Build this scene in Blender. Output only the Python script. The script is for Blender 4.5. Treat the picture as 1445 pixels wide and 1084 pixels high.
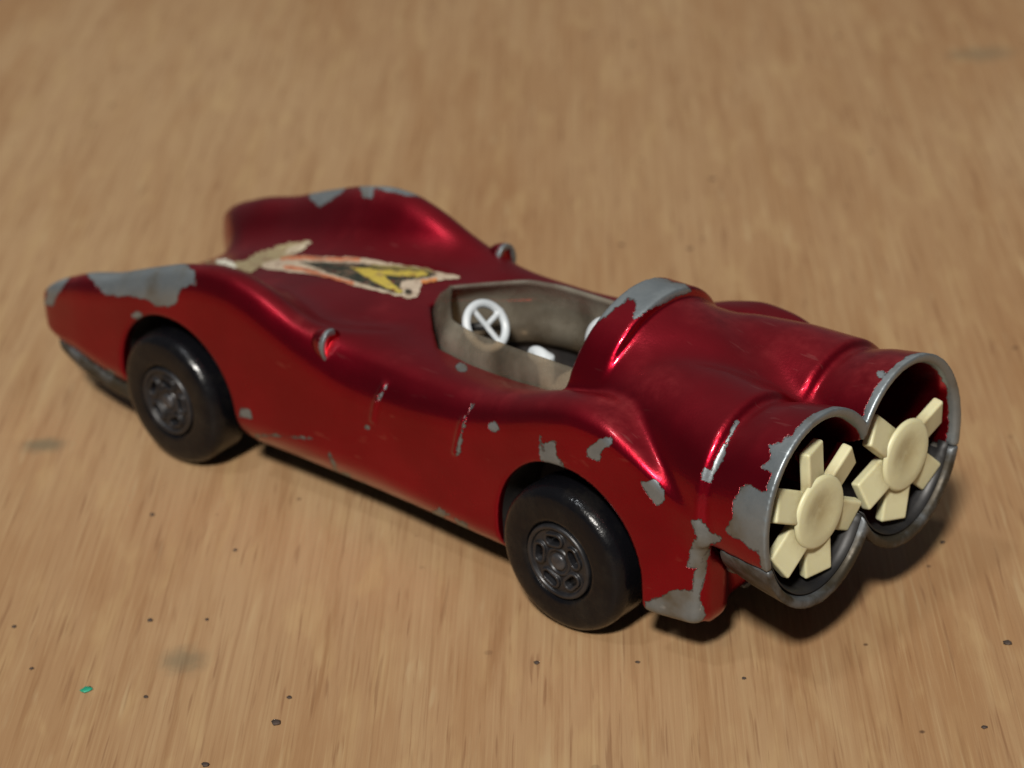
import bpy, math, random
import numpy as np
from mathutils import Vector, Matrix
from mathutils.bvhtree import BVHTree

for o in list(bpy.data.objects):
    bpy.data.objects.remove(o)
scn = bpy.context.scene
col = scn.collection
S = 0.001                      # everything below is measured in millimetres
random.seed(4)

# ---------------------------------------------------------------- camera
PW, PH = 1445, 1084
CP = np.array([-108.081, 126.349, 98.328])
YAW, PIT, ROL, FPX = -0.7967, -0.4622, -0.0670, 3617.7
cF = np.array([math.cos(PIT) * math.cos(YAW), math.cos(PIT) * math.sin(YAW), math.sin(PIT)])
r0 = np.cross(cF, [0, 0, 1]); r0 /= np.linalg.norm(r0); u0 = np.cross(r0, cF)
cR = math.cos(ROL) * r0 + math.sin(ROL) * u0
cU = -math.sin(ROL) * r0 + math.cos(ROL) * u0
cam = bpy.data.cameras.new('camera'); camo = bpy.data.objects.new('camera', cam); col.objects.link(camo)
camo.matrix_world = Matrix(((cR[0], cU[0], -cF[0], CP[0] * S), (cR[1], cU[1], -cF[1], CP[1] * S),
                            (cR[2], cU[2], -cF[2], CP[2] * S), (0, 0, 0, 1)))
cam.sensor_fit = 'HORIZONTAL'; cam.sensor_width = 36.0; cam.lens = FPX * 36.0 / PW
cam.clip_start = 0.005; cam.clip_end = 50.0
cam.dof.use_dof = True
cam.dof.focus_distance = 0.171
cam.dof.aperture_fstop = 52.0
scn.camera = camo

def pix_ray(u, v):
    d = cF + cR * (u - PW / 2) / FPX - cU * (v - PH / 2) / FPX
    return CP, d
def to_pix(V):
    D = V - CP
    z = D @ cF
    return PW / 2 + FPX * (D @ cR) / z, PH / 2 - FPX * (D @ cU) / z, z
def on_table(u, v):
    o, d = pix_ray(u, v)
    return o - d * (o[2] / d[2])

# ---------------------------------------------------------------- world and lamps
world = bpy.data.worlds.new('World'); scn.world = world; world.use_nodes = True
bg = world.node_tree.nodes['Background']
bg.inputs['Color'].default_value = (0.94, 0.97, 1.0, 1)
bg.inputs['Strength'].default_value = 0.09

def area(name, az, el, dist, size, power, color, target=(18, 0, 6), size_y=None):
    l = bpy.data.lights.new(name, 'AREA'); o = bpy.data.objects.new(name, l); col.objects.link(o)
    a, e = math.radians(az), math.radians(el)
    p = Vector((math.cos(e) * math.cos(a), math.cos(e) * math.sin(a), math.sin(e))) * dist + Vector(target) * S
    o.location = p
    o.rotation_euler = (Vector(target) * S - p).to_track_quat('-Z', 'Y').to_euler()
    l.shape = 'DISK'; l.size = size
    if size_y:
        l.shape = 'RECTANGLE'; l.size_y = size_y
    l.energy = power; l.color = color
    return o
# a ceiling lamp in front of the table edge and a weaker one overhead
area('ceiling_lamp', 124, 47, 1.6, 0.19, 36.5, (1.0, 0.95, 0.88))
area('overhead_lamp', 80, 68, 1.6, 0.12, 3.6, (0.92, 0.96, 1.0))

scn.view_settings.view_transform = 'Standard'
scn.view_settings.look = 'None'
scn.view_settings.exposure = 0.0
scn.view_settings.gamma = 1.0
scn.render.engine = 'CYCLES'
scn.render.resolution_x = 1024; scn.render.resolution_y = 768

# ---------------------------------------------------------------- material helpers
class NT:
    def __init__(s, name):
        s.m = bpy.data.materials.new(name); s.m.use_nodes = True
        s.t = s.m.node_tree; s.n = s.t.nodes
        s.p = s.n['Principled BSDF']
    def node(s, kind, **kw):
        n = s.n.new(kind)
        for k, v in kw.items():
            setattr(n, k, v)
        return n
    def put(s, sock, v):
        if isinstance(v, bpy.types.NodeSocket):
            s.t.links.new(v, sock)
        elif v is not None:
            sock.default_value = v
    def mapped(s, scale=(1, 1, 1), rot=(0, 0, 0)):
        tc = s.node('ShaderNodeTexCoord'); mp = s.node('ShaderNodeMapping')
        mp.inputs['Scale'].default_value = scale; mp.inputs['Rotation'].default_value = rot
        s.t.links.new(tc.outputs['Object'], mp.inputs['Vector'])
        return mp.outputs['Vector']
    def noise(s, vec, scale, detail=3.0, rough=0.55, dist=0.0):
        n = s.node('ShaderNodeTexNoise')
        s.put(n.inputs['Vector'], vec); n.inputs['Scale'].default_value = scale
        n.inputs['Detail'].default_value = detail; n.inputs['Roughness'].default_value = rough
        n.inputs['Distortion'].default_value = dist
        return n.outputs['Fac']
    def math(s, op, a, b=None, c=None, clamp=False):
        n = s.node('ShaderNodeMath', operation=op); n.use_clamp = clamp
        s.put(n.inputs[0], a)
        if b is not None: s.put(n.inputs[1], b)
        if c is not None: s.put(n.inputs[2], c)
        return n.outputs[0]
    def ramp(s, v, a, b, to0=0.0, to1=1.0, smooth=True):
        n = s.node('ShaderNodeMapRange', interpolation_type='SMOOTHSTEP' if smooth else 'LINEAR')
        s.put(n.inputs['Value'], v)
        n.inputs['From Min'].default_value = a; n.inputs['From Max'].default_value = b
        n.inputs['To Min'].default_value = to0; n.inputs['To Max'].default_value = to1
        return n.outputs['Result']
    def mix(s, f, a, b):
        n = s.node('ShaderNodeMix', data_type='RGBA')
        s.put(n.inputs['Factor'], f)
        for sock, v in ((n.inputs['A'], a), (n.inputs['B'], b)):
            pass
        s.put(n.inputs[6], a if isinstance(a, bpy.types.NodeSocket) else (*a, 1))
        s.put(n.inputs[7], b if isinstance(b, bpy.types.NodeSocket) else (*b, 1))
        return n.outputs[2]
    def bump(s, h, strength, dist):
        n = s.node('ShaderNodeBump')
        s.put(n.inputs['Height'], h); n.inputs['Strength'].default_value = strength
        n.inputs['Distance'].default_value = dist
        return n.outputs['Normal']
    def set(s, **kw):
        for k, v in kw.items():
            nm = k.replace('_', ' ')
            if isinstance(v, tuple) and len(v) == 3: v = (*v, 1)
            s.put(s.p.inputs[nm], v)
        return s.m

def attr(nt, name):
    a = nt.node('ShaderNodeAttribute'); a.attribute_name = name
    return a

def mat_paint():
    n = NT('candy_red_paint')
    v = n.mapped()
    chip = attr(n, 'chip').outputs['Fac']
    edge = n.noise(v, 900, 4, 0.65)
    fine = n.noise(v, 3200, 3, 0.6)
    c = n.math('MULTIPLY_ADD', edge, 0.70, chip)
    c = n.math('MULTIPLY_ADD', fine, 0.30, c)
    c = n.math('SUBTRACT', c, 0.50)
    mask = n.ramp(c, -0.02, 0.03)
    # tiny pin-prick chips
    vo = n.node('ShaderNodeTexVoronoi'); n.put(vo.inputs['Vector'], v); vo.inputs['Scale'].default_value = 260
    pin = n.math('MULTIPLY', n.ramp(vo.outputs['Distance'], 0.035, 0.055, 1, 0),
                 n.ramp(n.node('ShaderNodeSeparateColor').inputs[0] and vo.outputs['Color'], 0.80, 0.82))
    mask = n.math('MAXIMUM', mask, pin)
    # dulling film of dust, in cloudy patches
    dust = n.math('MULTIPLY', n.ramp(n.noise(v, 95, 4, 0.6), 0.42, 0.78), n.ramp(n.noise(v, 700, 4, 0.7), 0.25, 0.75))
    geo = n.node('ShaderNodeNewGeometry'); sep = n.node('ShaderNodeSeparateXYZ')
    n.put(sep.inputs[0], geo.outputs['Normal'])
    up = n.ramp(sep.outputs['Z'], 0.55, 0.98)
    dust = n.math('MULTIPLY', n.math('MULTIPLY_ADD', dust, 0.6, 0.22), n.math('MULTIPLY_ADD', up, 0.97, 0.03))
    red = n.mix(n.ramp(n.noise(v, 160, 3), 0.3, 0.7), (0.265, 0.002, 0.013), (0.325, 0.003, 0.017))
    red = n.mix(n.math('MULTIPLY', dust, 0.55), red, (0.20, 0.075, 0.06))
    metal = n.mix(n.noise(v, 600, 5, 0.7), (0.13, 0.155, 0.17), (0.28, 0.31, 0.325))
    metal = n.mix(n.ramp(n.noise(v, 300, 3), 0.5, 0.8), metal, (0.13, 0.115, 0.085))
    scr = n.math('MULTIPLY', n.ramp(n.noise(n.mapped((300, 2600, 900), (0.3, 0.2, 0.5)), 1.0, 2, 0.5), 0.66, 0.72), n.ramp(n.noise(v, 120, 2), 0.45, 0.6))
    metal = n.mix(n.math('MULTIPLY', scr, 0.7), metal, (0.50, 0.53, 0.54))
    metal = n.mix(n.ramp(c, 0.02, 0.12, 0.75, 0.0), metal, (0.055, 0.05, 0.045))
    red = n.mix(n.math('MULTIPLY', scr, 0.22), red, (0.50, 0.16, 0.15))
    base = n.mix(mask, red, metal)
    n.set(Base_Color=base)
    n.put(n.p.inputs['Metallic'], n.math('MULTIPLY_ADD', mask, -0.25, n.math('MULTIPLY_ADD', dust, -0.75, 0.96)))
    rough = n.math('MULTIPLY_ADD', dust, 0.25, 0.24)
    rough = n.math('MULTIPLY_ADD', n.noise(v, 420, 4), 0.10, rough)
    n.put(n.p.inputs['Roughness'], n.math('MULTIPLY_ADD', mask, 0.12, rough))
    n.put(n.p.inputs['Coat Weight'], n.math('MULTIPLY', n.math('SUBTRACT', 1.0, mask), 0.26))
    n.put(n.p.inputs['Coat Roughness'], n.math('MULTIPLY_ADD', dust, 0.25, 0.07))
    h = n.math('MULTIPLY_ADD', mask, -1.0, n.math('MULTIPLY', n.noise(v, 1600, 3), 0.12))
    h = n.math('MULTIPLY_ADD', n.noise(v, 260, 2), 0.5, h)
    h = n.math('MULTIPLY_ADD', n.noise(v, 5200, 2), 0.25, h)
    n.put(n.p.inputs['Normal'], n.bump(h, 0.6, 0.00008))
    return n.m

def mat_bare_metal():
    n = NT('bare_zinc')
    v = n.mapped()
    c = n.mix(n.noise(v, 500, 5, 0.7), (0.075, 0.082, 0.09), (0.17, 0.185, 0.195))
    grime = n.ramp(n.noise(v, 190, 5, 0.65), 0.40, 0.58)
    c = n.mix(grime, c, (0.04, 0.033, 0.022))
    n.set(Base_Color=c, Metallic=0.55)
    n.put(n.p.inputs['Roughness'], n.ramp(n.noise(v, 700, 4), 0.2, 0.8, 0.38, 0.62))
    n.put(n.p.inputs['Normal'], n.bump(n.noise(v, 1400, 4), 0.4, 0.00006))
    return n.m

def mat_tyre():
    n = NT('black_plastic')
    v = n.mapped()
    c = n.mix(n.ramp(n.noise(v, 260, 5, 0.7), 0.45, 0.75), (0.003, 0.003, 0.004), (0.010, 0.009, 0.008))
    n.set(Base_Color=c)
    n.put(n.p.inputs['Roughness'], n.ramp(n.noise(v, 420, 4), 0.3, 0.75, 0.16, 0.32))
    n.p.inputs['Specular IOR Level'].default_value = 0.25
    n.put(n.p.inputs['Normal'], n.bump(n.math('ADD', n.noise(v, 900, 4, 0.7), n.noise(v, 260, 2)), 0.45, 0.00014))
    return n.m

def mat_plain(name, c0, c1, rough, scale=400, bump=0.25, **kw):
    n = NT(name)
    v = n.mapped()
    n.set(Base_Color=n.mix(n.ramp(n.noise(v, scale, 5, 0.65), 0.3, 0.7), c0, c1), **kw)
    n.put(n.p.inputs['Roughness'], n.ramp(n.noise(v, scale * 1.7, 3), 0.3, 0.7, rough - 0.06, rough + 0.08))
    n.put(n.p.inputs['Normal'], n.bump(n.noise(v, scale * 3, 4), bump, 0.00005))
    return n.m

def mat_fan():
    n = NT('cream_plastic')
    v = n.mapped()
    c = n.mix(n.noise(v, 300, 4), (0.53, 0.51, 0.31), (0.58, 0.565, 0.37))
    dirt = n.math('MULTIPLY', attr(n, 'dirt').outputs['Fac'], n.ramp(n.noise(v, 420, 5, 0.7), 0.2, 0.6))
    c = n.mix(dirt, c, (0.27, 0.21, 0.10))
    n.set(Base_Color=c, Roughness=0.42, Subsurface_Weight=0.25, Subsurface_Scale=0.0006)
    n.p.inputs['Subsurface Radius'].default_value = (1.0, 0.8, 0.4)
    n.put(n.p.inputs['Normal'], n.bump(n.noise(v, 1200, 4), 0.2, 0.00005))
    return n.m

def mat_screen():
    n = NT('smoked_clear_plastic')
    v = n.mapped()
    film = n.ramp(n.noise(v, 150, 5, 0.6, 0.4), 0.30, 0.72, 0.14, 0.66)
    c = n.mix(n.noise(v, 110, 4), (0.13, 0.10, 0.07), (0.32, 0.31, 0.255))
    n.set(Base_Color=c, IOR=1.46)
    n.put(n.p.inputs['Roughness'], n.ramp(n.noise(v, 500, 4), 0.3, 0.7, 0.25, 0.5))
    tr = n.node('ShaderNodeBsdfTransparent'); tr.inputs['Color'].default_value = (0.66, 0.55, 0.43, 1)
    mx = n.node('ShaderNodeMixShader')
    n.put(mx.inputs['Fac'], film)
    n.t.links.new(tr.outputs[0], mx.inputs[1]); n.t.links.new(n.p.outputs[0], mx.inputs[2])
    n.t.links.new(mx.outputs[0], n.n['Material Output'].inputs['Surface'])
    n.put(n.p.inputs['Normal'], n.bump(n.noise(v, 300, 4), 0.4, 0.0001))
    return n.m

def mat_decal():
    n = NT('printed_sticker')
    v = n.mapped()
    a = attr(n, 'print').outputs['Color']
    wear = n.ramp(n.noise(v, 1000, 5, 0.7), 0.50, 0.62)
    c = n.mix(n.math('MULTIPLY', wear, 0.6), a, (0.20, 0.13, 0.085))
    c = n.mix(n.ramp(n.noise(v, 1500, 4, 0.7), 0.60, 0.66), c, (0.12, 0.012, 0.012))
    n.set(Base_Color=c, Roughness=0.5)
    return n.m

GRAIN = YAW - 0.05
def mat_wood():
    n = NT('worn_oak')
    rz = -GRAIN + math.pi / 2          # grain runs along mapped Y
    def mp(sx, sy):
        tc = n.node('ShaderNodeTexCoord'); r = n.node('ShaderNodeVectorRotate', rotation_type='Z_AXIS')
        r.inputs['Angle'].default_value = rz
        n.t.links.new(tc.outputs['Object'], r.inputs['Vector'])
        m = n.node('ShaderNodeMapping'); m.inputs['Scale'].default_value = (sx, sy, 1)
        n.t.links.new(r.outputs[0], m.inputs['Vector'])
        return m.outputs[0]
    broad = n.noise(mp(30, 9), 1.0, 3, 0.5, 0.6)
    figure = n.noise(mp(170, 22), 1.0, 4, 0.6, 0.6)
    streak = n.noise(mp(620, 34), 1.0, 5, 0.65, 0.3)
    fibre = n.noise(mp(3600, 48), 1.0, 3, 0.65, 0.1)
    pores = n.noise(mp(2300, 105), 1.0, 2, 0.5, 0.15)
    dash = n.noise(mp(1250, 105), 1.0, 2, 0.5, 0.25)
    gold = n.noise(mp(420, 90), 1.0, 3, 0.55, 0.4)
    c = n.mix(n.ramp(broad, 0.3, 0.7), (0.350, 0.202, 0.098), (0.425, 0.275, 0.148))
    c = n.mix(n.math('MULTIPLY', n.ramp(figure, 0.42, 0.72), 0.5), c, (0.315, 0.165, 0.072))
    c = n.mix(n.math('MULTIPLY', n.ramp(gold, 0.50, 0.72), 0.45), c, (0.485, 0.330, 0.165))
    c = n.mix(n.math('MULTIPLY', n.ramp(streak, 0.50, 0.72), 0.38), c, (0.46, 0.320, 0.170))
    c = n.mix(n.math('MULTIPLY', n.ramp(streak, 0.46, 0.28), 0.45), c, (0.27, 0.135, 0.060))
    c = n.mix(n.math('MULTIPLY', n.ramp(fibre, 0.50, 0.70), 0.42), c, (0.25, 0.130, 0.060))
    c = n.mix(n.math('MULTIPLY', n.ramp(fibre, 0.48, 0.30), 0.30), c, (0.50, 0.355, 0.190))
    c = n.mix(n.math('MULTIPLY', n.ramp(pores, 0.60, 0.72), 0.48), c, (0.20, 0.095, 0.045))
    c = n.mix(n.math('MULTIPLY', n.ramp(dash, 0.63, 0.78), 0.30), c, (0.52, 0.40, 0.23))
    # pin holes
    tc = n.node('ShaderNodeTexCoord')
    vo = n.node('ShaderNodeTexVoronoi'); n.put(vo.inputs['Vector'], tc.outputs['Object']); vo.inputs['Scale'].default_value = 330
    sc = n.node('ShaderNodeSeparateColor'); n.put(sc.inputs[0], vo.outputs['Color'])
    rad = n.math('MULTIPLY_ADD', sc.outputs[1], 0.09, 0.03)
    dot = n.math('MULTIPLY', n.ramp(n.math('SUBTRACT', vo.outputs['Distance'], rad), -0.03, 0.03, 1, 0), n.ramp(sc.outputs[0], 0.66, 0.72))
    c = n.mix(n.math('MULTIPLY', dot, n.ramp(sc.outputs[2], 0, 1, 0.25, 0.8)), c, (0.07, 0.035, 0.02))
    # grey smudges rubbed into the wood
    sm = None
    for (u, v, rx, ry, s) in ((62, 628, 2.6, 1.8, 0.75), (258, 932, 2.4, 2.6, 0.6), (1385, 76, 5.5, 3.5, 0.45), (1000, 880, 2.5, 4.0, 0.4)):
        p = on_table(u, v)
        m = n.node('ShaderNodeMapping', vector_type='TEXTURE')
        m.inputs['Location'].default_value = (p[0] * S, p[1] * S, 0)
        m.inputs['Rotation'].default_value = (0, 0, YAW - math.pi / 2)
        m.inputs['Scale'].default_value = (rx * S, ry * S, 1)
        n.put(m.inputs['Vector'], tc.outputs['Object'])
        ln = n.node('ShaderNodeVectorMath', operation='LENGTH'); n.put(ln.inputs[0], m.outputs[0])
        d = n.math('MULTIPLY_ADD', n.noise(tc.outputs['Object'], 500, 4, 0.7), 0.9, ln.outputs['Value'])
        k = n.ramp(d, 0.6, 1.5, s, 0.0)
        sm = k if sm is None else n.math('MAXIMUM', sm, k)
    c = n.mix(sm, c, (0.155, 0.135, 0.085))
    hs = n.node('ShaderNodeHueSaturation'); hs.inputs['Value'].default_value = 0.77; hs.inputs['Saturation'].default_value = 1.02; n.put(hs.inputs['Color'], c); c = hs.outputs[0]
    n.set(Base_Color=c)
    n.p.inputs['Specular IOR Level'].default_value = 0.35
    n.put(n.p.inputs['Roughness'], n.ramp(streak, 0.3, 0.7, 0.50, 0.66))
    h = n.math('MULTIPLY_ADD', pores, -0.6, streak)
    n.put(n.p.inputs['Normal'], n.bump(h, 0.35, 0.00022))
    return n.m

M = dict(paint=mat_paint(), zinc=mat_bare_metal(), tyre=mat_tyre(), fan=mat_fan(), screen=mat_screen(),
         decal=mat_decal(), wood=mat_wood(),
         hub=mat_plain('black_hub_plastic', (0.005, 0.005, 0.006), (0.015, 0.015, 0.017), 0.36),
         pin=mat_plain('dull_steel', (0.03, 0.03, 0.033), (0.08, 0.08, 0.085), 0.35, Metallic=0.5),
         liner=mat_plain('black_nozzle_lining', (0.004, 0.004, 0.005), (0.014, 0.013, 0.012), 0.5, 300),
         white=mat_plain('white_plastic', (0.42, 0.46, 0.485), (0.52, 0.55, 0.57), 0.4),
         inside=mat_plain('near_black_inside', (0.008, 0.007, 0.007), (0.025, 0.02, 0.018), 0.7),
         pit=mat_plain('black_interior_plastic', (0.008, 0.008, 0.008), (0.02, 0.02, 0.018), 0.5),
         crumb=mat_plain('dark_dirt', (0.02, 0.013, 0.01), (0.06, 0.04, 0.03), 0.8, 2000),
         green=mat_plain('green_flake', (0.01, 0.20, 0.11), (0.02, 0.28, 0.17), 0.5, 2000))

# ---------------------------------------------------------------- mesh helpers
def curve(xs, pts, soft=0.6):
    pts = sorted(pts); px = [p[0] for p in pts]; py = [p[1] for p in pts]
    d = np.arange(-25, 70, 0.05); v = np.interp(d, px, py)
    if soft > 0:
        k = np.exp(-0.5 * (np.arange(-4 * soft, 4 * soft + 1e-6, 0.05) / soft) ** 2); k /= k.sum()
        pad = len(k) // 2
        v = np.convolve(np.pad(v, pad, mode='edge'), k, 'same')[pad:-pad]
    return np.interp(xs, d, v).astype(np.float32)
def smin(a, b, k):
    h = np.clip(0.5 + 0.5 * (b - a) / k, 0, 1)
    return b + (a - b) * h - k * h * (1 - h)
def smax(a, b, k):
    return -smin(-a, -b, k)
def rbox2(y, z, y0, y1, z0, z1, r):
    qy = np.abs(y - (y0 + y1) / 2) - (y1 - y0) / 2 + r
    qz = np.abs(z - (z0 + z1) / 2) - (z1 - z0) / 2 + r
    return np.sqrt(np.maximum(qy, 0) ** 2 + np.maximum(qz, 0) ** 2) + np.minimum(np.maximum(qy, qz), 0) - r
def sample(F, o, h, V):
    q = (V - o) / h
    i = np.clip(np.floor(q).astype(int), 0, np.array(F.shape) - 2); f = q - i
    out = 0
    for a in (0, 1):
        for b in (0, 1):
            for c in (0, 1):
                w = (f[:, 0] if a else 1 - f[:, 0]) * (f[:, 1] if b else 1 - f[:, 1]) * (f[:, 2] if c else 1 - f[:, 2])
                out = out + w * F[i[:, 0] + a, i[:, 1] + b, i[:, 2] + c]
    return out
def nets(F, o, h, relax=2):
    """surface nets: the zero level of F as a quad mesh"""
    o = np.array(o, float); n = np.array(F.shape); I = F < 0
    cnt = np.zeros(n - 1, np.int8)
    for a in (0, 1):
        for b in (0, 1):
            for c in (0, 1):
                cnt += I[a:n[0] - 1 + a, b:n[1] - 1 + b, c:n[2] - 1 + c]
    cells = np.argwhere((cnt > 0) & (cnt < 8))
    idx = -np.ones(n - 1, np.int64); idx[tuple(cells.T)] = np.arange(len(cells))
    acc = np.zeros((len(cells), 3)); num = np.zeros(len(cells))
    corner = {k: F[cells[:, 0] + k[0], cells[:, 1] + k[1], cells[:, 2] + k[2]] for k in
              [(a, b, c) for a in (0, 1) for b in (0, 1) for c in (0, 1)]}
    for k in corner:
        for ax in range(3):
            if k[ax] == 0:
                k2 = list(k); k2[ax] = 1; k2 = tuple(k2)
                a, b = corner[k], corner[k2]; m = (a < 0) != (b < 0)
                t = np.where(m, a / np.where(m, a - b, 1), 0)
                p = np.tile(np.array(k, float), (len(cells), 1)); p[:, ax] = t
                acc += p * m[:, None]; num += m
    V = o + h * (cells + acc / num[:, None])
    Q = []
    for ax in range(3):
        b_, c_ = [(1, 2), (2, 0), (0, 1)][ax]
        sl0 = [slice(None)] * 3; sl1 = [slice(None)] * 3
        sl0[ax] = slice(0, -1); sl1[ax] = slice(1, None)
        A, B = I[tuple(sl0)], I[tuple(sl1)]
        e = np.argwhere(A != B)
        e = e[(e[:, b_] > 0) & (e[:, c_] > 0) & (e[:, b_] < n[b_] - 1) & (e[:, c_] < n[c_] - 1)]
        flip = ~A[tuple(e.T)]
        def cell(db, dc):
            q = e.copy(); q[:, b_] -= db; q[:, c_] -= dc
            return idx[tuple(q.T)]
        q = np.stack([cell(1, 1), cell(0, 1), cell(0, 0), cell(1, 0)], 1)
        q[flip] = q[flip][:, ::-1]
        Q.append(q)
    Q = np.concatenate(Q)
    e = np.concatenate([Q[:, [0, 1]], Q[:, [1, 2]], Q[:, [2, 3]], Q[:, [3, 0]]])
    deg = np.bincount(e.ravel(), minlength=len(V))
    for it in range(relax):
        L = np.stack([np.bincount(e[:, 0], V[e[:, 1], k], len(V)) + np.bincount(e[:, 1], V[e[:, 0], k], len(V)) for k in range(3)], 1)
        V = 0.5 * V + 0.5 * L / np.maximum(deg, 1)[:, None]
        f = sample(F, o, h, V); g = []
        for k in range(3):
            d = np.zeros(3); d[k] = 0.5 * h
            g.append((sample(F, o, h, V + d) - sample(F, o, h, V - d)) / h)
        g = np.stack(g, 1); g2 = np.maximum((g ** 2).sum(1), 0.05)
        V = V - np.clip(f / g2, -0.5 * h, 0.5 * h)[:, None] * g
    return V, Q
def sdpoly(U, W_, poly):
    """signed distance to a polygon in pixels, positive inside"""
    d = np.full(len(U), 1e9); ins = np.zeros(len(U), bool)
    for i in range(len(poly)):
        ax, ay = poly[i]; bx, by = poly[(i + 1) % len(poly)]
        ex, ey = bx - ax, by - ay; wx, wy = U - ax, W_ - ay
        t = np.clip((wx * ex + wy * ey) / max(ex * ex + ey * ey, 1e-9), 0, 1)
        d = np.minimum(d, np.hypot(wx - ex * t, wy - ey * t))
        c = (ay > W_) != (by > W_)
        ins ^= c & (U < (bx - ax) * (W_ - ay) / (by - ay + 1e-12) + ax)
    return np.where(ins, d, -d)
def grid(x0, x1, y0, y1, z0, z1, h):
    return np.meshgrid(np.arange(x0, x1 + h / 2, h, dtype=np.float32), np.arange(y0, y1 + h / 2, h, dtype=np.float32),
                       np.arange(z0, z1 + h / 2, h, dtype=np.float32), indexing='ij', sparse=True)

ROOT = np.array([20.0, 0.0, 0.0])
def mesh(name, V, Q, m, smooth=True):
    me = bpy.data.meshes.new(name)
    me.from_pydata((np.asarray(V, float) * S).tolist(), [], [list(map(int, q)) for q in Q])
    me.update()
    me.materials.append(m)
    if smooth:
        me.polygons.foreach_set('use_smooth', np.ones(len(me.polygons), bool))
    return me
def part(name, V, Q, m, parent, origin=ROOT, smooth=True):
    """a mesh object whose own origin sits at `origin` (mm, world) below its parent"""
    o = bpy.data.objects.new(name, mesh(name, np.asarray(V, float) - origin, Q, m, smooth))
    col.objects.link(o); o.parent = parent
    base = parent['_o'] if parent else (0, 0, 0)
    o.location = [(origin[k] - base[k]) * S for k in range(3)]
    o['_o'] = [float(x) for x in origin]
    return o
def set_attr(o, name, vals):
    a = o.data.attributes.new(name, 'FLOAT', 'POINT'); a.data.foreach_set('value', np.asarray(vals, np.float32))
def lathe(profile, n=72, closed=True):
    """profile of (axial, radius) turned about +Y"""
    V, Q = [], []; k = len(profile)
    for i in range(n):
        a = 2 * math.pi * i / n
        for (t, r) in profile:
            V.append((r * math.cos(a), t, r * math.sin(a)))
    for i in range(n):
        for j in range(k - 1):
            Q.append((i * k + j, i * k + j + 1, ((i + 1) % n) * k + j + 1, ((i + 1) % n) * k + j))
    return np.array(V), Q
def smooth_profile(pts, n=6, r=0.35):
    out = []
    for i, p in enumerate(pts):
        if i in (0, len(pts) - 1): out.append(p); continue
        a, b, c = np.array(pts[i - 1], float), np.array(p, float), np.array(pts[i + 1], float)
        da, dc = a - b, c - b; la, lc = np.linalg.norm(da), np.linalg.norm(dc)
        q = min(r, la * 0.48, lc * 0.48)
        s, e = b + da / la * q, b + dc / lc * q
        for t in np.linspace(0, 1, n):
            out.append(tuple((1 - t) ** 2 * s + 2 * t * (1 - t) * b + t * t * e))
    return out

# ---------------------------------------------------------------- tabletop
def tabletop():
    a = GRAIN; c, s = math.cos(a), math.sin(a)
    L0, L1, Wd, T = -260, 900, 480, 24
    cx, cy = 0.0, 0.0
    prof = smooth_profile([(-Wd, -T), (-Wd, 0), (Wd, 0), (Wd, -T)], 6, 3)
    V, Q = [], []
    for (t) in (L0, L1):
        for (w, z) in prof:
            V.append((cx + c * t - s * w, cy + s * t + c * w, z))
    k = len(prof)
    for j in range(k - 1):
        Q.append((j, k + j, k + j + 1, j + 1))
    Q.append((k - 1, 2 * k - 1, k, 0))
    Q.append(tuple(range(k))); Q.append(tuple(reversed(range(k, 2 * k))))
    o = bpy.data.objects.new('tabletop', mesh('tabletop', V, Q, M['wood'], False)); col.objects.link(o)
    o['kind'] = 'structure'; o['label'] = 'worn light brown wooden tabletop with straight grain and specks'
tabletop()

# ---------------------------------------------------------------- toy car
car = bpy.data.objects.new('toy_car', None); col.objects.link(car)
car.location = ROOT * S; car.empty_display_size = 0.02; car['_o'] = [float(x) for x in ROOT]
car['label'] = 'worn dark red metal toy racing car with twin cream turbine fans'
car['category'] = 'toy car'

WB, RW, YO = 42.6, 5.75, 12.5
NX, NC, NZ = -17.9, 5.05, 12.75          # nozzle mouths: station, half spacing, height
HG = 0.2
gx0, gx1, gy1, gz0, gz1 = -18.8, 62.6, 13.6, 2.2, 24.0
X, Y, Z = grid(gx0, gx1, 0.0, gy1, gz0, gz1, HG)
xs = X[:, 0, 0]
def cv(pts, soft=0.8):
    return curve(xs, pts, soft)[:, None, None]

def nacelle():
    a = cv([(-25, 6.45), (-17.9, 6.42), (-15, 6.15), (-12.9, 5.90), (-12.5, 5.84), (-12.1, 6.36), (-8, 5.8), (-4, 5.2), (0, 4.6), (2, 4.2)], 0.14)
    b = cv([(-25, 7.25), (-17.9, 7.22), (-15, 6.75), (-12.9, 6.14), (-12.5, 6.06), (-12.1, 6.68), (-8, 6.55), (-4, 6.1), (0, 5.3), (2, 4.8)], 0.14)
    c = cv([(-12, NC), (-8, 4.7), (-4, 4.1), (0, 3.5), (2, 3.2)], 0.8)
    z = cv([(-12, NZ), (-8, 13.15), (-4, 13.55), (0, 13.8), (2, 13.8)], 0.8)
    d = (np.sqrt(((Y - c) / a) ** 2 + ((Z - z) / b) ** 2) - 1) * np.minimum(a, b)
    d = np.maximum(d, NX - X)
    return np.maximum(d, X - 2)

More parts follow.
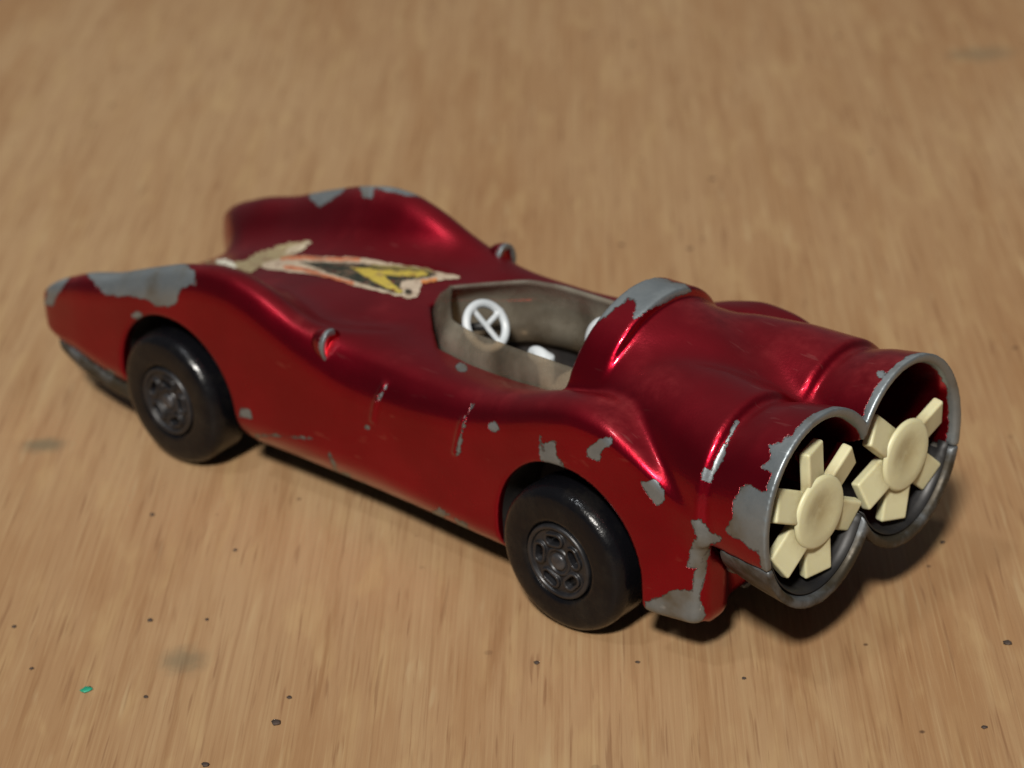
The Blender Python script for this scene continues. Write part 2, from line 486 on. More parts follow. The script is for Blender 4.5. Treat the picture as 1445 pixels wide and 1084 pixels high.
zf = cv([(61.4, 8.4), (60.8, 9.9), (60.0, 10.8), (58.8, 11.7), (57, 12.7), (54, 13.9), (50, 14.9), (46, 16.4), (42, 17.8), (38, 18.8), (35, 18.9),
         (32, 18.2), (29, 17.0), (26, 15.9), (23, 15.0), (20, 14.7), (15, 14.6), (10, 14.95), (6, 16.0), (2, 17.35), (-1, 17.95), (-4, 17.5), (-7, 16.0),
         (-10, 13.9), (-13, 12.7)], 0.7)
zb = cv([(61.6, 8.0), (60.5, 6.8), (58, 5.6), (55, 4.7), (52, 4.0), (48, 3.8), (36, 3.3), (6, 3.2), (-8, 3.6), (-13, 4.0)], 0.7)
yo = cv([(61.6, 10.4), (60.4, 10.7), (59, 11.0), (55, 11.4), (48, 11.6), (42, 11.6), (34, 11.4), (20, 11.1), (8, 11.2), (0, 11.5), (-7, 11.5), (-12.5, 11.0)], 0.8)
yi = cv([(61.6, 10.2), (60.2, 9.7), (58.5, 8.4), (56.8, 7.0), (55.2, 6.0), (53, 4.6), (50, 3.4), (40, 3.2), (30, 3.4), (22, 4.2), (14, 5.6), (10, 6.3), (0, 7.0), (-6, 7.3), (-13, 7.8)], 0.8)
rr = cv([(61, 1.2), (59, 1.9), (54, 2.6), (46, 3.0), (40, 3.2), (30, 3.5), (20, 3.3), (8, 2.8), (0, 2.0), (-4, 1.4), (-8, 0.9), (-13, 0.7)], 1.0)
rr = np.minimum(rr, np.minimum((yo - yi), (zf - zb)) * 0.49)
side = rbox2(Y, Z, yi, yo, zb, zf + 0 * Y, rr)
inn = ((Z - zf - 0.25) - (Y - 9.7) * 1.12) / 1.50
inn = inn - 6.0 * np.clip((29.0 - X) / 9.0, 0, 1) ** 2
side = smax(side, inn, 1.8)
side = smax(side, X - 60.9, 1.4)
side = smax(side, (-12.5 + 0.10 * (13 - Z)) - X, 1.0)

zh = cv([(58, 8.4), (56, 9.2), (52, 10.6), (48, 11.7), (42, 13.15), (35, 14.45), (30, 15.0), (26, 15.15), (22, 15.15), (12, 15.0), (6, 15.2), (-1, 15.5), (-8, 13.0), (-13, 11)], 1.0)
hood = (Z - (zh - 0.012 * Y ** 2)) * 0.97
hood = smax(hood, Y - 8.6, 0.8)
hood = smax(hood, X - 56.6 + 0.03 * Y ** 2, 1.6)
hood = np.maximum(hood, 3.9 - Z)
hood = np.maximum(hood, -10.5 - X)
body = smin(side, hood, 2.2)

# engine cover with the roll hoop in front
front = 3.45 - 0.17 * (Z - 15.5)
lean = X - front                          # 0 at the hoop's front face, negative behind it
ra = cv([(4, 6.95), (-2, 6.7), (-5, 5.6), (-8, 4.6), (-11, 3.6), (-14, 3.0)], 1.0)
rz = cv([(6, 6.9), (1, 6.75), (-1.5, 6.25), (-5, 5.0), (-8, 3.7), (-11, 2.3), (-15, 0.9)], 0.9)
cover = (np.sqrt((Y / ra) ** 2 + ((Z - 15.0) / rz) ** 2 + 1e-6) - 1) * np.minimum(ra, rz)
cover = np.where(Z < 15.0, Y - ra, cover)
cover = smax(cover, lean + 0.4, 0.3)
cover = np.maximum(cover, 8.0 - Z); cover = np.maximum(cover, -16.0 - X)
hp = np.sqrt((Y * 7.3 / 7.15) ** 2 + np.maximum(Z - 15.0, 0) ** 2) - 7.3
hoop = smax(hp, lean, 0.2); hoop = smax(hoop, -3.1 - lean, 0.45); hoop = np.maximum(hoop, 9.0 - Z)
nac = nacelle()
nac_hi = np.maximum(nac, 10.72 - Z)
eng = smin(cover, nac_hi, 0.9)
eng = smin(eng, hoop, 0.35)
body = smin(body, eng, 0.75)

# two short raised ribs low on the shoulder of each side, and the cowl edge in front of the screen
for (xa, xb) in ((18.55, 19.5), (9.85, 10.9)):
    t = np.clip((13.6 - Z) / 3.2, 0, 1)
    xc = xa + (xb - xa) * t
    rib = np.maximum(np.abs(X - xc) - 0.16, np.maximum(Z - 13.7, 10.5 - Z))
    rib = np.maximum(rib, body - 0.20)
    rib = np.maximum(rib, 8.5 - Y)
    body = smin(body, rib, 0.25)

# openings
FOOT = [(0.0, 5.65), (8, 5.7), (14, 5.6), (17.6, 5.1), (20.3, 2.9), (22.9, 0.5), (22.9, -0.5), (20.3, -2.9), (17.6, -5.1), (14, -5.6), (8, -5.7), (0.0, -5.65)]
for wx in (0.0, WB - 0.3):
    well = np.sqrt((X - wx) ** 2 + (Z - 6.1) ** 2) - 6.85
    low = np.maximum(np.abs(X - wx) - 6.85, Z - 6.1)
    well = np.maximum(np.minimum(well, low), 6.6 - Y)
    body = smax(body, -well, 0.30)
plan = -sdpoly(np.repeat(X[:, 0, 0], Y.shape[1]), np.tile(Y[0, :, 0], X.shape[0]), FOOT).reshape(X.shape[0], Y.shape[1])[:, :, None].astype(np.float32) - 0.22
pit = np.maximum(np.maximum(plan, 1.1 - X), 8.4 - Z)
pit = np.where(X < 4.5, np.maximum(pit, np.sqrt(Y ** 2 + np.maximum(Z - 15, 0) ** 2) - 5.9), pit)
body = smax(body, -pit, 0.2)
ba = cv([(-18, 5.80), (-16.5, 5.5), (-12, 5.05), (-9, 5.0)], 0.3); bb = cv([(-18, 6.60), (-16.5, 6.2), (-12, 5.25), (-9, 5.0)], 0.3)
bore = (np.sqrt(((Y - NC) / ba) ** 2 + ((Z - NZ) / bb) ** 2) - 1) * ba
bore = smax(bore, X + 9.2, 0.5)
body = smax(body, -bore, 0.35)

def full(F):
    return np.concatenate([F[:, :0:-1, :], F], axis=1).astype(np.float32)
Vb, Qb = nets(full(body), (gx0, -gy1, gz0), HG, 2)

# chips: outlines read off the photograph, laid on the casting where the sight lines meet it
bvh = BVHTree.FromPolygons([tuple(v) for v in Vb], [tuple(map(int, q)) for q in Qb])
def hit(u, v):
    o, d = pix_ray(u, v); d = d / np.linalg.norm(d)
    loc, nor, i, dist = bvh.ray_cast(Vector(o), Vector(d))
    return (None, None) if loc is None else (np.array(loc), np.array(nor))
def zoom(pts, s, ox, oy):
    return [(ox + x / s, oy + y / s) for x, y in pts]
def dot(x, y, r):
    return [(x + r * math.cos(a), y + r * 0.8 * math.sin(a)) for a in np.linspace(0, 6.28, 9)[:-1]]
Z1, Z2, Z3, Z4 = (2.258, 0, 200), (2.852, 280, 220), (3.098, 560, 330), (2.581, 660, 520)
Z5, Z7, Z8 = (3.388, 1000, 560), (3.011, 300, 440), (3.186, 1180, 460)
chips = [
    zoom([(255, 400), (300, 450), (335, 490), (400, 495), (470, 505), (500, 525), (540, 530), (565, 510), (575, 470), (620, 455), (625, 410), (580, 385), (480, 375), (380, 380)], *Z1),
    zoom([(140, 520), (150, 460), (205, 418), (240, 415), (215, 440), (190, 480), (165, 525)], *Z1),
    zoom([(445, 170), (455, 125), (600, 95), (602, 122), (580, 150), (490, 210), (465, 195)], *Z2),
    zoom([(640, 115), (640, 90), (715, 90), (715, 115), (700, 178), (665, 165)], *Z2),
    zoom([(710, 90), (800, 90), (880, 115), (935, 165), (860, 166), (780, 148), (715, 136)], *Z2),
    zoom([(780, 470), (860, 400), (985, 310), (1010, 285), (1045, 295), (1030, 380), (1190, 290), (1300, 250), (1260, 215), (1140, 190), (1080, 190), (1000, 235), (900, 320), (800, 420)], *Z3),
    zoom([(275, 275), (300, 255), (325, 265), (330, 320), (345, 350), (380, 390), (340, 372), (280, 352)], *Z4),
    zoom([(258, 240), (268, 238), (278, 345), (264, 345)], *Z4),
    zoom([(430, 290), (460, 270), (490, 250), (525, 248), (528, 275), (490, 300), (480, 338), (450, 335), (430, 315)], *Z4),
    zoom([(630, 415), (680, 402), (715, 440), (722, 485), (690, 505), (660, 470), (640, 440)], *Z4),
    zoom([(805, 550), (850, 550), (890, 600), (935, 620), (885, 645), (855, 700), (842, 742), (798, 722), (808, 660), (832, 620)], *Z4),
    zoom([(820, 735), (850, 700), (885, 650), (865, 760), (840, 860), (815, 820)], *Z4),
    zoom([(645, 850), (700, 830), (760, 805), (820, 805), (845, 840), (870, 900), (810, 960), (740, 960), (680, 930), (650, 895)], *Z4),
    zoom(dot(94, 210, 16), *Z4),
    zoom([(838, 400), (865, 360), (905, 375), (892, 422), (850, 412)], *Z4),
    zoom([(880, 385), (905, 330), (935, 270), (960, 215), (985, 180), (990, 190), (965, 240), (940, 300), (910, 365), (893, 395)], *Z4),
    zoom([(285, 230), (350, 210), (400, 180), (480, 165), (400, 300), (335, 400), (290, 360), (250, 340), (268, 310), (292, 300)], *Z5),
    zoom([(118, 500), (150, 430), (190, 422), (230, 437), (280, 447), (310, 430), (350, 500), (320, 760), (200, 735), (150, 690), (75, 645), (110, 580)], *Z5),
    zoom([(525, 680), (580, 688), (592, 718), (550, 715)], *Z7),
    zoom([(598, 720), (650, 722), (685, 758), (620, 748)], *Z7),
    zoom([(938, 850), (960, 838), (990, 860), (960, 885)], *Z7),
    zoom([(1038, 885), (1078, 900), (1083, 930), (1045, 912)], *Z7),
    zoom([(118, 410), (155, 418), (158, 448), (122, 442)], *Z7),
    zoom([(738, 300), (756, 298), (716, 365), (688, 388)], *Z7),
    zoom([(1100, 392), (1118, 392), (1082, 445), (1062, 520), (1052, 600), (1038, 608), (1050, 520), (1072, 440)], *Z7),
    zoom(dot(1192, 490, 20), *Z7),
    zoom(dot(1055, 235, 18), *Z7),
    zoom(dot(660, 490, 10), *Z7),
    zoom(dot(200, 215, 16), *Z8),
    zoom([(185, 522), (250, 520), (440, 536), (440, 543), (250, 530), (185, 532)], *Z7),
    zoom([(485, 590), (505, 590), (530, 675), (515, 672)], *Z7),
    zoom(dot(345, 745, 26), *Z1), zoom(dot(435, 555, 14), *Z1),
]
U, W_, D_ = to_pix(Vb)
chip = np.full(len(Vb), -1.0)
for poly in chips:
    pc = np.mean(poly, axis=0); ext = np.ptp(np.array(poly), axis=0)
    if ext.max() < 20: poly = [tuple(pc + (np.array(p) - pc) * 1.4) for p in poly]      # small nicks: make up for the ragged edge
    hs = [hit(*p)[0] for p in poly] + [hit(sum(p[0] for p in poly) / len(poly), sum(p[1] for p in poly) / len(poly))[0]]
    hs = [h_ for h_ in hs if h_ is not None]
    if not hs: continue
    dep = np.array([(h_ - CP) @ cF for h_ in hs]); md = np.median(dep)
    keep = dep[np.abs(dep - md) < 5]
    lo, hi = keep.min() - 2.5, keep.max() + 4.0
    sel = np.where((D_ > lo) & (D_ < hi) & (np.abs(U - poly[0][0]) < 220) & (np.abs(W_ - poly[0][1]) < 220))[0]
    sd = sdpoly(U[sel], W_[sel], poly) * D_[sel] / FPX
    chip[sel] = np.maximum(chip[sel], np.clip(sd, -1, 1))
# the worn mouths of the two nozzles and the tail edge
rim = np.clip(NX + 0.62 - Vb[:, 0], -1, 1)
chip = np.maximum(chip, rim)
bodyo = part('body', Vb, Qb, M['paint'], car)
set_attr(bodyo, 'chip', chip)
bodyo.data.materials.append(M['inside'])  # near-black faces in the wheel wells, underneath and down the cockpit opening
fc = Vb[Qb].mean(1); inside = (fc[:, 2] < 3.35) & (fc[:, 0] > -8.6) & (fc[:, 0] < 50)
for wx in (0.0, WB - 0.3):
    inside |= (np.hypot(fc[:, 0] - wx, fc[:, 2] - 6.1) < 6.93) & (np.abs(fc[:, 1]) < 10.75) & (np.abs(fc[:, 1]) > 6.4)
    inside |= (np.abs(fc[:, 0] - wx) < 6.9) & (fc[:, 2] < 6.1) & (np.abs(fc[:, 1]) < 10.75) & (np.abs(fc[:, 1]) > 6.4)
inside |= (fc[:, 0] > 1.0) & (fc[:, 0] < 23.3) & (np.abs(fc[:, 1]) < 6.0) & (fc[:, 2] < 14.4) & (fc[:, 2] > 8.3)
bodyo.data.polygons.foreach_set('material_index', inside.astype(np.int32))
bodyo['label'] = 'dark red candy metallic casting with chipped grey edges'

# ---- unpainted base: floor pan, nose lip and the lower halves of the nozzles
zlip = zb
pan = rbox2(Y, Z, -30, np.minimum(yo - 0.9, 10.2), 2.5, 4.4, 0.4)
pan = np.maximum(pan, np.maximum(X - 33.5, 7.5 - X)); pan = np.maximum(pan, Y - 8.0)
well2 = np.abs(X) - 7.2
pan = np.maximum(pan, -np.maximum(well2, 6.4 - Y))
lipb = rbox2(Y, Z, -30, np.minimum(yo - 0.35, 10.9), zb - 0.95, zb + 0.6 + 0 * Y, 0.5)
lipb = smax(lipb, X - 59.3, 0.8); lipb = np.maximum(lipb, 36.0 - X)
lipb = np.maximum(lipb, -np.maximum(np.abs(X - WB + 0.3) - 6.4, 6.4 - Y))
nac_lo = np.maximum(nac, Z - 10.66)
nac_lo = smax(nac_lo, -bore, 0.35)
nac_lo = smax(nac_lo, X + 12.2 + 0.35 * (Z - 8), 0.6)
tongue = rbox2(Y, Z, -30, 4.5 + 0 * X, 3.4, 6.5, 0.4); tongue = np.maximum(tongue, np.maximum(X - 7.6, -10.5 - X))
base = np.minimum(np.minimum(pan, lipb), np.minimum(nac_lo, tongue))
base = np.maximum(base, -(body - 0.03))
Vz, Qz = nets(full(base), (gx0, -gy1, gz0), HG, 1)
zo = part('base_plate', Vz, Qz, M['zinc'], car)
zo['label'] = 'unpainted grey metal base with dark grime'

# ---- black lining in the lower half of each nozzle
for sy in (1, -1):
    V, Q = [], []
    n, rows = 40, [(-17.5, 0.0), (-16.7, 0.0), (-13, 0.0), (-9.6, 0.0), (-9.6, 0.85)]
    for (x, q) in rows:
        for i in range(n + 1):
            a = math.radians(-205 + 230 * i / n) if sy > 0 else math.radians(-205 + 230 * i / n)
            f = 1 - q
            f2 = np.interp(x, [-17.5, -16.5, -12, -9], [5.50, 5.42, 4.97, 4.92]); f3 = np.interp(x, [-17.5, -16.5, -12, -9], [6.27, 6.12, 5.17, 4.92])
            V.append((x, sy * (NC + f2 * f * math.cos(a)), NZ + f3 * f * math.sin(a)))
    # keep only what lies below the seam and does not cross into the neighbour's bore
    for r in range(len(rows) - 1):
        for i in range(n):
            q = (r * (n + 1) + i, r * (n + 1) + i + 1, (r + 1) * (n + 1) + i + 1, (r + 1) * (n + 1) + i)
            if all(V[k][2] < 11.3 and V[k][1] * sy > 0.02 for k in q):
                Q.append(q)
    o = part('nozzle_lining', V, Q, M['liner'], car)
    md = o.modifiers.new('thickness', 'SOLIDIFY'); md.thickness = 0.06 * S; md.offset = 0

# ---- turbine fans
def fan(sy, ang0, lost=()):
    xc = -17.1
    prof = [(-1.6, 0.02), (-1.6, 1.2), (-0.2, 1.5), (-0.15, 2.45), (0.1, 2.72), (0.34, 2.55), (0.44, 1.9), (0.34, 1.1), (0.24, 0.5), (0.22, 0.02)]
    V, Q = lathe(smooth_profile(prof, 5, 0.5), 56)
    V = np.stack([-V[:, 1], V[:, 0], V[:, 2]], 1)          # axis towards the rear (-X)
    cen = np.array([xc, sy * NC - 0.4, NZ - 0.6])
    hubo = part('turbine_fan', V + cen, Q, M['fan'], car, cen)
    r = np.hypot(V[:, 1], V[:, 2])
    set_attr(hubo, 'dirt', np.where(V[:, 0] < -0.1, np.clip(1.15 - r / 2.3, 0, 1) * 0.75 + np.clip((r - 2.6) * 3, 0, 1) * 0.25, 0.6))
    # one paddle, pitched, shared by the six blades
    h = 0.09
    x, y, z = grid(-2.2, 2.2, -2.0, 2.0, 0.6, 6.4, h)
    p = math.radians(13)
    xx = x * math.cos(p) + y * math.sin(p); yy = -x * math.sin(p) + y * math.cos(p)
    q = [np.abs(xx) - 0.40, np.abs(yy) - 1.18, np.abs(z - 2.95) - 2.0]
    b = np.sqrt(sum(np.maximum(k + 0.16, 0) ** 2 for k in q)) + np.minimum(np.maximum(np.maximum(q[0], q[1]), q[2]) + 0.16, 0) - 0.16
    Vp, Qp = nets(b.astype(np.float32), (-2.2, -2.0, 0.6), h, 1)
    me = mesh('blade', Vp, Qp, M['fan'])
    a = me.attributes.new('dirt', 'FLOAT', 'POINT')
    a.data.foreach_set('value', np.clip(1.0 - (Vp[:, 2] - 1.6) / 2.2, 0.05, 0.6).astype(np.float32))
    for k in range(6):
        if k in lost: continue
        o = bpy.data.objects.new('blade', me); col.objects.link(o); o.parent = hubo
        th = math.radians(ang0 + 60 * k - 90)
        o.rotation_euler = (th, 0, 0)
        o.location = (0.35 * S, 0, 0)
fan(1, 28); fan(-1, 43, (1,))        # the far fan has lost its upper blade

# ---- wheels
def wheel_meshes():
    prof = [(-4.3, 2.0), (-4.3, 4.9), (-3.8, 5.72), (-0.95, 5.75), (-0.22, 5.30), (-0.04, 4.5), (-0.04, 3.35), (-0.22, 3.05), (-0.5, 2.95), (-0.5, 0.02)]
    tv, tq = lathe(smooth_profile(prof, 6, 0.5), 96)
    h = 0.07
    x, y, z = grid(-3.3, 3.3, -1.1, 0.4, -3.3, 3.3, h)
    r = np.sqrt(x ** 2 + z ** 2)
    d = np.maximum(r - 2.92, np.maximum(y + 0.28, -0.9 - y))
    ring = np.sqrt((r - 2.72) ** 2 + (y + 0.22) ** 2) - 0.20
    d = smin(d, ring, 0.10)
    a0 = np.arctan2(z, x) - 0.35
    k = np.round(a0 / (2 * math.pi / 5)) * (2 * math.pi / 5)
    al = a0 - k
    px, pz = r * np.cos(al), r * np.sin(al)           # each slot centred on its own radius
    slot = np.sqrt(np.maximum(np.abs(pz) - 0.34, 0) ** 2 + (px - 1.72) ** 2) - 0.30
    lip = np.maximum(np.abs(slot - 0.14) - 0.11, np.abs(y + 0.2) - 0.18)
    d = smin(d, lip, 0.10)
    d = smax(d, -np.maximum(slot, -0.75 - y), 0.08)
    boss = np.sqrt(np.maximum(r - 0.45, 0) ** 2 + (y + 0.22) ** 2) - 0.26
    collar = np.sqrt((r - 0.98) ** 2 + (y + 0.24) ** 2) - 0.13
    d = smin(d, collar, 0.12)
    hv, hq = nets(d.astype(np.float32), (-3.3, -1.1, -3.3), h, 1)
    pv, pq = lathe(smooth_profile([(-0.6, 0.66), (-0.12, 0.66), (0.02, 0.45), (0.06, 0.01)], 5, 0.2), 28)
    return (tv, tq), (hv, hq), (pv, pq)
(tv, tq), (hv, hq), (pv, pq) = wheel_meshes()
tm, hm, pm = mesh('wheel', tv, tq, M['tyre']), mesh('hub', hv, hq, M['hub']), mesh('axle_pin', pv, pq, M['pin'])
for (wx, sy, spin) in ((0, 1, 0.2), (WB, 1, 1.1), (0, -1, 0.7), (WB, -1, 2.0)):
    w = bpy.data.objects.new('wheel', tm); col.objects.link(w); w.parent = car
    w.location = [(wx - ROOT[0]) * S, sy * YO * S, RW * S]
    w.rotation_euler = (0, spin, 0 if sy > 0 else math.pi)
    for nm, me in (('hub', hm), ('axle_pin', pm)):
        c = bpy.data.objects.new(nm, me); col.objects.link(c); c.parent = w
# axles
for wx in (0, WB):
    av, aq = lathe([(-9.2, 0.02), (-9.2, 0.55), (9.2, 0.55), (9.2, 0.02)], 20)
    part('axle', av + np.array([wx, 0, RW]), aq, M['pin'], car, np.array([wx, 0.0, RW]))

# ---- wing mirrors: little hooded scoops open to the rear, worn bright round the mouth
def mirror(sy):
    h = 0.08
    cx, cy, cz = 24.6, 9.8, 14.75
    x, y, z = grid(cx - 0.6, cx + 3.2, cy - 1.9, cy + 1.9, cz - 1.2, cz + 2.4, h)
    def ell(rx, ry, rz):
        return (np.sqrt(((x - cx) / rx) ** 2 + ((y - cy) / ry) ** 2 + ((z - cz) / rz) ** 2) - 1) * min(rx, ry, rz)
    d = np.maximum(ell(2.1, 1.08, 1.45), cx - x)
    d = smax(d, -ell(0.22, 0.75, 1.05), 0.10)
    V, Q = nets(d.astype(np.float32), (cx - 0.6, cy - 1.9, cz - 1.2), h, 1)
    V = V * np.array([1, sy, 1])
    if sy < 0: Q = Q[:, ::-1]
    o = part('side_mirror', V, Q, M['paint'], car, np.array([cx, sy * cy, cz]))
    set_attr(o, 'chip', np.minimum(np.clip(cx + 0.36 - V[:, 0], -1, 1), np.minimum(np.hypot((V[:, 1] - sy * cy) / 1.08, (V[:, 2] - cz) / 1.45) - 0.62, 1.0 if sy < 0 else V[:, 1] - cy + 0.45)))
mirror(1); mirror(-1)

# ---- cockpit: black tub, white seat, white steering wheel, smoked wraparound screen
V, Q = [], []
def box(x0, x1, y0, y1, z0, z1):
    b = len(V)
    V.extend([(x, y, z) for x in (x0, x1) for y in (y0, y1) for z in (z0, z1)])
    Q.extend([tuple(b + k for k in f) for f in ((0, 1, 3, 2), (4, 6, 7, 5), (0, 4, 5, 1), (2, 3, 7, 6), (0, 2, 6, 4), (1, 5, 7, 3))])
box(1.2, 18.0, -4.9, 4.9, 8.42, 9.2)
part('cockpit_floor', V, Q, M['pit'], car, smooth=False)

h = 0.12
x, y, z = grid(1.0, 15.0, -4.2, 4.2, 9.0, 19.6, h)
def ell3(c, r):
    return (np.sqrt(((x - c[0]) / r[0]) ** 2 + ((y - c[1]) / r[1]) ** 2 + ((z - c[2]) / r[2]) ** 2) - 1) * min(r)
def rbox3(c, hs, r):
    q = [np.abs(x - c[0]) - hs[0] + r, np.abs(y - c[1]) - hs[1] + r, np.abs(z - c[2]) - hs[2] + r]
    return np.sqrt(sum(np.maximum(k, 0) ** 2 for k in q)) + np.minimum(np.maximum(np.maximum(q[0], q[1]), q[2]), 0) - r
xl = x + 0.25 * (z - 12)
seat = np.maximum(rbox3((8.6, 0, 10.6), (3.0, 3.2, 1.4), 0.8), 9.2 - z)
back = np.sqrt(np.maximum(np.abs(xl - 4.2) - 0.5, 0) ** 2 + np.maximum(np.abs(y) - 2.2, 0) ** 2 + np.maximum(np.abs(z - 12.8) - 3.0, 0) ** 2) - 0.6
seat = smin(seat, back, 0.8)
Vs, Qs = nets(seat.astype(np.float32), (1.0, -4.2, 9.0), h, 1)
so = part('seat', Vs, Qs, M['white'], car)
hr = ell3((5.55, 0.1, 16.9), (1.4, 1.55, 1.8))
Vs, Qs = nets(hr.astype(np.float32), (1.0, -4.2, 9.0), h, 1)
part('headrest', Vs, Qs, M['white'], so)
arm = smin(ell3((11.7, 0.75, 14.1), (1.05, 0.5, 0.75)), np.maximum(np.sqrt((x - 11.0) ** 2 + (y - 0.75) ** 2) - 0.6, np.abs(z - 12.4) - 1.8), 0.6)
Vs, Qs = nets(arm.astype(np.float32), (1.0, -4.2, 9.0), h, 1)
part('gear_lever', Vs, Qs, M['white'], car)

h = 0.06
x, y, z = grid(-1.2, 1.0, -2.6, 2.6, -2.6, 2.6, h)
r = np.sqrt(y ** 2 + z ** 2)
w = np.sqrt((r - 1.78) ** 2 + x ** 2) - 0.33
sp = np.sqrt(x ** 2 + z ** 2) - 0.22; sp = np.maximum(sp, np.abs(y) - 2.0)
sp2 = np.sqrt(x ** 2 + y ** 2) - 0.22; sp2 = np.maximum(sp2, np.maximum(z - 2.0, -z))
w = smin(w, smin(sp, sp2, 0.15), 0.15)
Vs, Qs = nets(w.astype(np.float32), (-1.2, -2.6, -2.6), h, 1)
a_ = math.radians(72); Vs = Vs @ np.array([[1, 0, 0], [0, math.cos(a_), -math.sin(a_)], [0, math.sin(a_), math.cos(a_)]]).T
st = part('steering_wheel', Vs, Qs, M['white'], car, np.zeros(3))
st.location = [(16.9 - ROOT[0]) * S, 0.9 * S, 15.2 * S]
st.rotation_euler = (math.radians(0), math.radians(32), math.radians(-4))
cv_, cq_ = lathe([(0, 0.01), (0, 0.32), (5.2, 0.32), (5.2, 0.01)], 16)
cvm = np.stack([cv_[:, 1], cv_[:, 0], cv_[:, 2]], 1)
co = part('steering_column', cvm, cq_[::-1], M['pit'], st, np.zeros(3))
co.rotation_euler = (0, math.radians(-12), 0)

def windscreen():
    # plan outline of the foot, near side round the nose to the far side
    foot = [(2.6, FOOT[0][1])] + FOOT[1:-1] + [(2.6, FOOT[-1][1])]
    f = np.array(foot, float)
    t = np.r_[0, np.cumsum(np.hypot(*np.diff(f, axis=0).T))]; T = np.linspace(0, t[-1], 121)
    f = np.stack([np.interp(T, t, f[:, 0]), np.interp(T, t, f[:, 1])], 1)
    k = np.hanning(9)[1:-1]; k /= k.sum()
    for c in (0, 1):
        p = np.pad(f[:, c], 3, mode='reflect', reflect_type='odd'); f[:, c] = np.convolve(p, k, 'valid')
    tn = np.gradient(f, axis=0); nn = np.stack([-tn[:, 1], tn[:, 0]], 1); nn /= np.linalg.norm(nn, axis=1)[:, None]
    cen = np.array([11.0, 0.0])
    inw = np.where(((cen - f) * nn).sum(1)[:, None] > 0, nn, -nn)
    fr = np.clip((f[:, 0] - 15) / 7.5, 0, 1)
    V, Q = [], []
    rows = [(11.6, 0.25), (13.3, 0.10), (14.4, 0.0), (15.1, 0.0), (15.6, 0.06), (16.2, 0.20), (16.6, 0.38), (17.0, 0.55)]
    for (q, i_) in rows:
        for j in range(len(f)):
            p = f[j] + inw[j] * i_ * (1.0 + 1.8 * fr[j])
            V.append((p[0], p[1], q))
    # skirt running down inside the opening
    n = len(f)
    for r_ in range(len(rows) - 1):
        for j in range(n - 1):
            Q.append((r_ * n + j, r_ * n + j + 1, (r_ + 1) * n + j + 1, (r_ + 1) * n + j))
    o = part('windscreen', V, Q, M['screen'], car)
    md = o.modifiers.new('thickness', 'SOLIDIFY'); md.thickness = 0.24 * S; md.offset = 0
    o['label'] = 'dirty smoked plastic wraparound screen'
windscreen()

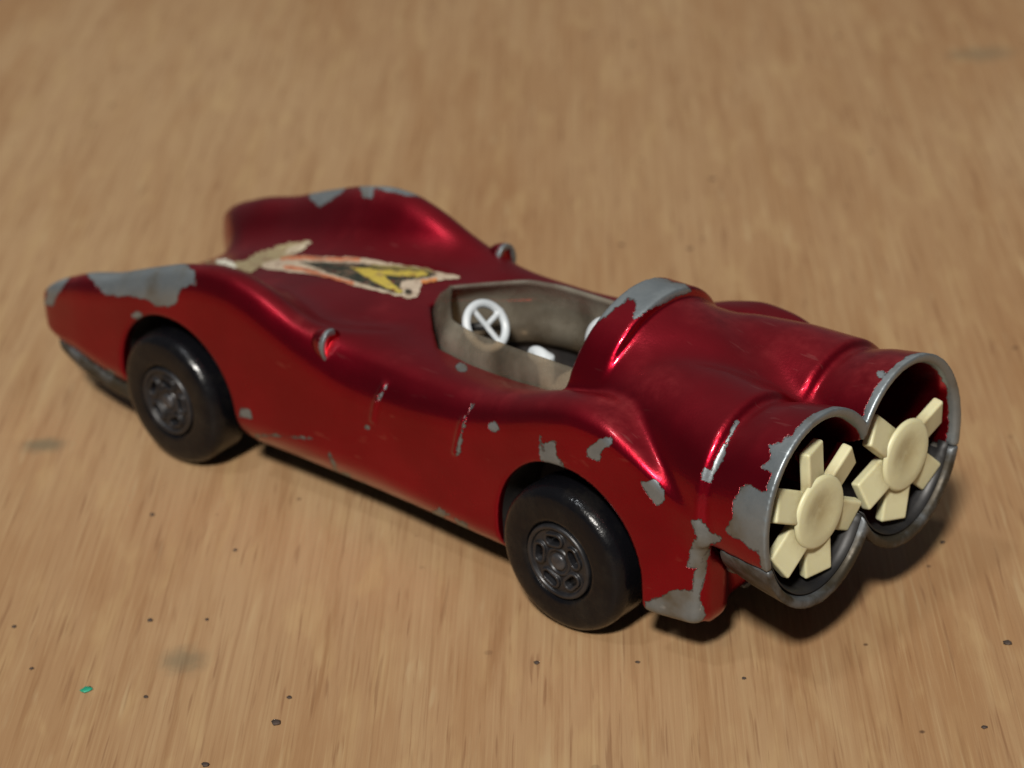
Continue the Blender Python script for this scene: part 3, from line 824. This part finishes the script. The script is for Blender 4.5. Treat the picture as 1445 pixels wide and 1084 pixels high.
# ---- sticker on the bonnet
def decal():
    ZB = (4.817, 380, 330); Z6 = (5.42, 290, 230)
    outer = zoom([(-60, 185), (40, 160), (130, 148), (200, 142), (400, 155), (600, 155), (780, 186), (900, 208), (1060, 228), (1180, 262), (1300, 285), (1306, 312), (1180, 328), (1120, 338),
                  (1045, 348), (1015, 440), (960, 454), (860, 435), (760, 408), (600, 374), (450, 325), (300, 290), (150, 274), (0, 255), (-60, 240)], *ZB)
    resid = zoom([(-40, 770), (60, 755), (150, 735), (230, 755), (290, 755), (400, 690), (600, 620), (800, 588), (818, 612), (740, 680), (660, 715), (560, 760), (430, 800), (370, 835), (280, 872), (200, 915),
                  (130, 885), (-40, 835)], *Z6)
    black = zoom([(200, 195), (400, 198), (560, 203), (700, 212), (1000, 238), (1150, 275), (1090, 302), (1000, 310), (905, 328), (888, 360), (915, 405), (860, 412), (780, 388), (600, 335), (400, 270), (300, 228)], *ZB)
    olive = zoom([(640, 212), (900, 222), (1060, 240), (1160, 272), (1060, 262), (760, 240)], *ZB)
    yellow = zoom([(555, 232), (700, 242), (770, 252), (1050, 262), (1090, 285), (1000, 297), (780, 285), (835, 340), (915, 395), (880, 408), (800, 372), (650, 297)], *ZB)
    white = zoom([(890, 330), (1035, 325), (1015, 440), (935, 432)], *ZB)
    spot = zoom(dot(945, 400, 28), *ZB)
    orange = zoom([(80, 165), (200, 152), (400, 168), (620, 168), (620, 190), (400, 188), (200, 178), (80, 185)], *ZB)
    orange2 = zoom([(100, 215), (250, 238), (400, 285), (580, 335), (580, 352), (400, 305), (240, 262), (100, 240)], *ZB)
    orange3 = zoom([(1030, 318), (1140, 305), (1140, 332), (1035, 345)], *ZB)
    step = 0.9
    us = np.arange(280, 656, step); vs = np.arange(335, 430, step)
    UU, VV = np.meshgrid(us, vs, indexing='ij'); uf, vf = UU.ravel(), VV.ravel()
    rng = np.random.default_rng(3)
    jit = 0.5 * np.sin(uf * 0.23 + 2 * np.sin(vf * 0.3)) + 0.45 * np.sin(vf * 0.6 - uf * 0.47) + 0.25 * rng.normal(size=len(uf))
    s_out = sdpoly(uf, vf, outer) + jit * 0.8 - 1.3; s_res = sdpoly(uf, vf, resid) + jit * 1.6
    ins = np.maximum(s_out, s_res) > 0
    C = np.tile(np.array([0.46, 0.38, 0.28]), (len(uf), 1))
    C[s_res > s_out] = (0.30, 0.25, 0.14)
    pale = (sdpoly(uf, vf, dot(318, 376, 15)) + jit * 2) > 0
    C[pale & (s_res > s_out)] = (0.66, 0.66, 0.55)
    tip = (sdpoly(uf, vf, zoom([(600, 700), (640, 650), (800, 600), (810, 625), (700, 700)], *Z6)) + jit) > 0
    C[tip] = (0.45, 0.39, 0.28)
    for poly, colr in ((orange, (0.45, 0.14, 0.06)), (orange2, (0.45, 0.14, 0.06)), (orange3, (0.55, 0.20, 0.06)), (black, (0.022, 0.028, 0.020)), (olive, (0.20, 0.17, 0.05)),
                       (yellow, (0.46, 0.36, 0.06)), (white, (0.46, 0.38, 0.29)), (spot, (0.03, 0.03, 0.02))):
        C[(sdpoly(uf, vf, poly) + jit * 0.7) > 0] = colr
    ids = -np.ones(len(uf), int); V = []; cols = []
    for i in np.where(ins)[0]:
        p, nrm = hit(uf[i], vf[i])
        if p is None or abs(p[1]) > 5.6 or p[0] > 54 or nrm[2] < 0.5: continue
        ids[i] = len(V); V.append(p + nrm * 0.06); cols.append(C[i])
    ids = ids.reshape(UU.shape); V = np.array(V)
    Q = []
    for i in range(ids.shape[0] - 1):
        for j in range(ids.shape[1] - 1):
            q = (ids[i, j], ids[i, j + 1], ids[i + 1, j + 1], ids[i + 1, j])
            if min(q) >= 0 and max(np.ptp(V[list(q)], axis=0)) < 1.2: Q.append(q)
    o = part('sticker', V, Q, M['decal'], car)
    a = o.data.color_attributes.new('print', 'FLOAT_COLOR', 'POINT')
    a.data.foreach_set('color', np.c_[np.array(cols), np.ones(len(cols))].astype(np.float32).ravel())
    o['label'] = 'worn yellow and black lightning sticker with orange edges'
decal()

# ---------------------------------------------------------------- crumbs on the table
def lump(name, u, v, size, mkey, label, group=None, flat=0.5, stretch=1.0):
    p = on_table(u, v)
    rnd = random.Random(int(u * 7 + v)); V, Q = [], []
    n, m = 9, 5
    for j in range(m + 1):
        t = math.pi * j / m
        for i in range(n):
            a = 2 * math.pi * i / n
            r = size * (0.75 + 0.5 * rnd.random())
            V.append((r * stretch * math.sin(t) * math.cos(a), r * math.sin(t) * math.sin(a), size * flat * (1 + math.cos(t)) * (0.85 + 0.15 * rnd.random())))
    for j in range(m):
        for i in range(n):
            Q.append((j * n + i, (j + 1) * n + i, (j + 1) * n + (i + 1) % n, j * n + (i + 1) % n))
    V = np.array(V); V[:, 2] -= V[:, 2].min()
    o = bpy.data.objects.new(name, mesh(name, V, Q, M[mkey])); col.objects.link(o)
    o.location = (p[0] * S, p[1] * S, 0.0); o.rotation_euler = (0, 0, YAW - math.pi / 2 + rnd.uniform(-0.5, 0.5))
    o['label'] = label; o['category'] = 'flake' if mkey == 'green' else 'crumb'
    if group: o['group'] = group
lump('paint_flake', 122, 974, 0.34, 'green', 'tiny green flake lying on the wooden tabletop', None, 0.25, 1.4)
for (u, v, s_) in ((1422, 908, 0.36), (757, 936, 0.26), (390, 1021, 0.40), (215, 727, 0.24), (332, 777, 0.22), (212, 876, 0.26), (20, 885, 0.22), (290, 1084 - 4, 0.30),
                   (1389, 1027, 0.24), (408, 985, 0.22), (1330, 766, 0.24), (292, 875, 0.18), (206, 984, 0.20), (45, 944, 0.20), (900, 935, 0.2), (1050, 958, 0.2)):
    lump('crumb', u, v, s_ * 0.85, 'crumb', 'tiny dark speck of dirt lying on the wooden tabletop', 'dirt specks on the tabletop', 0.32)

for o in bpy.data.objects:
    if '_o' in o: del o['_o']
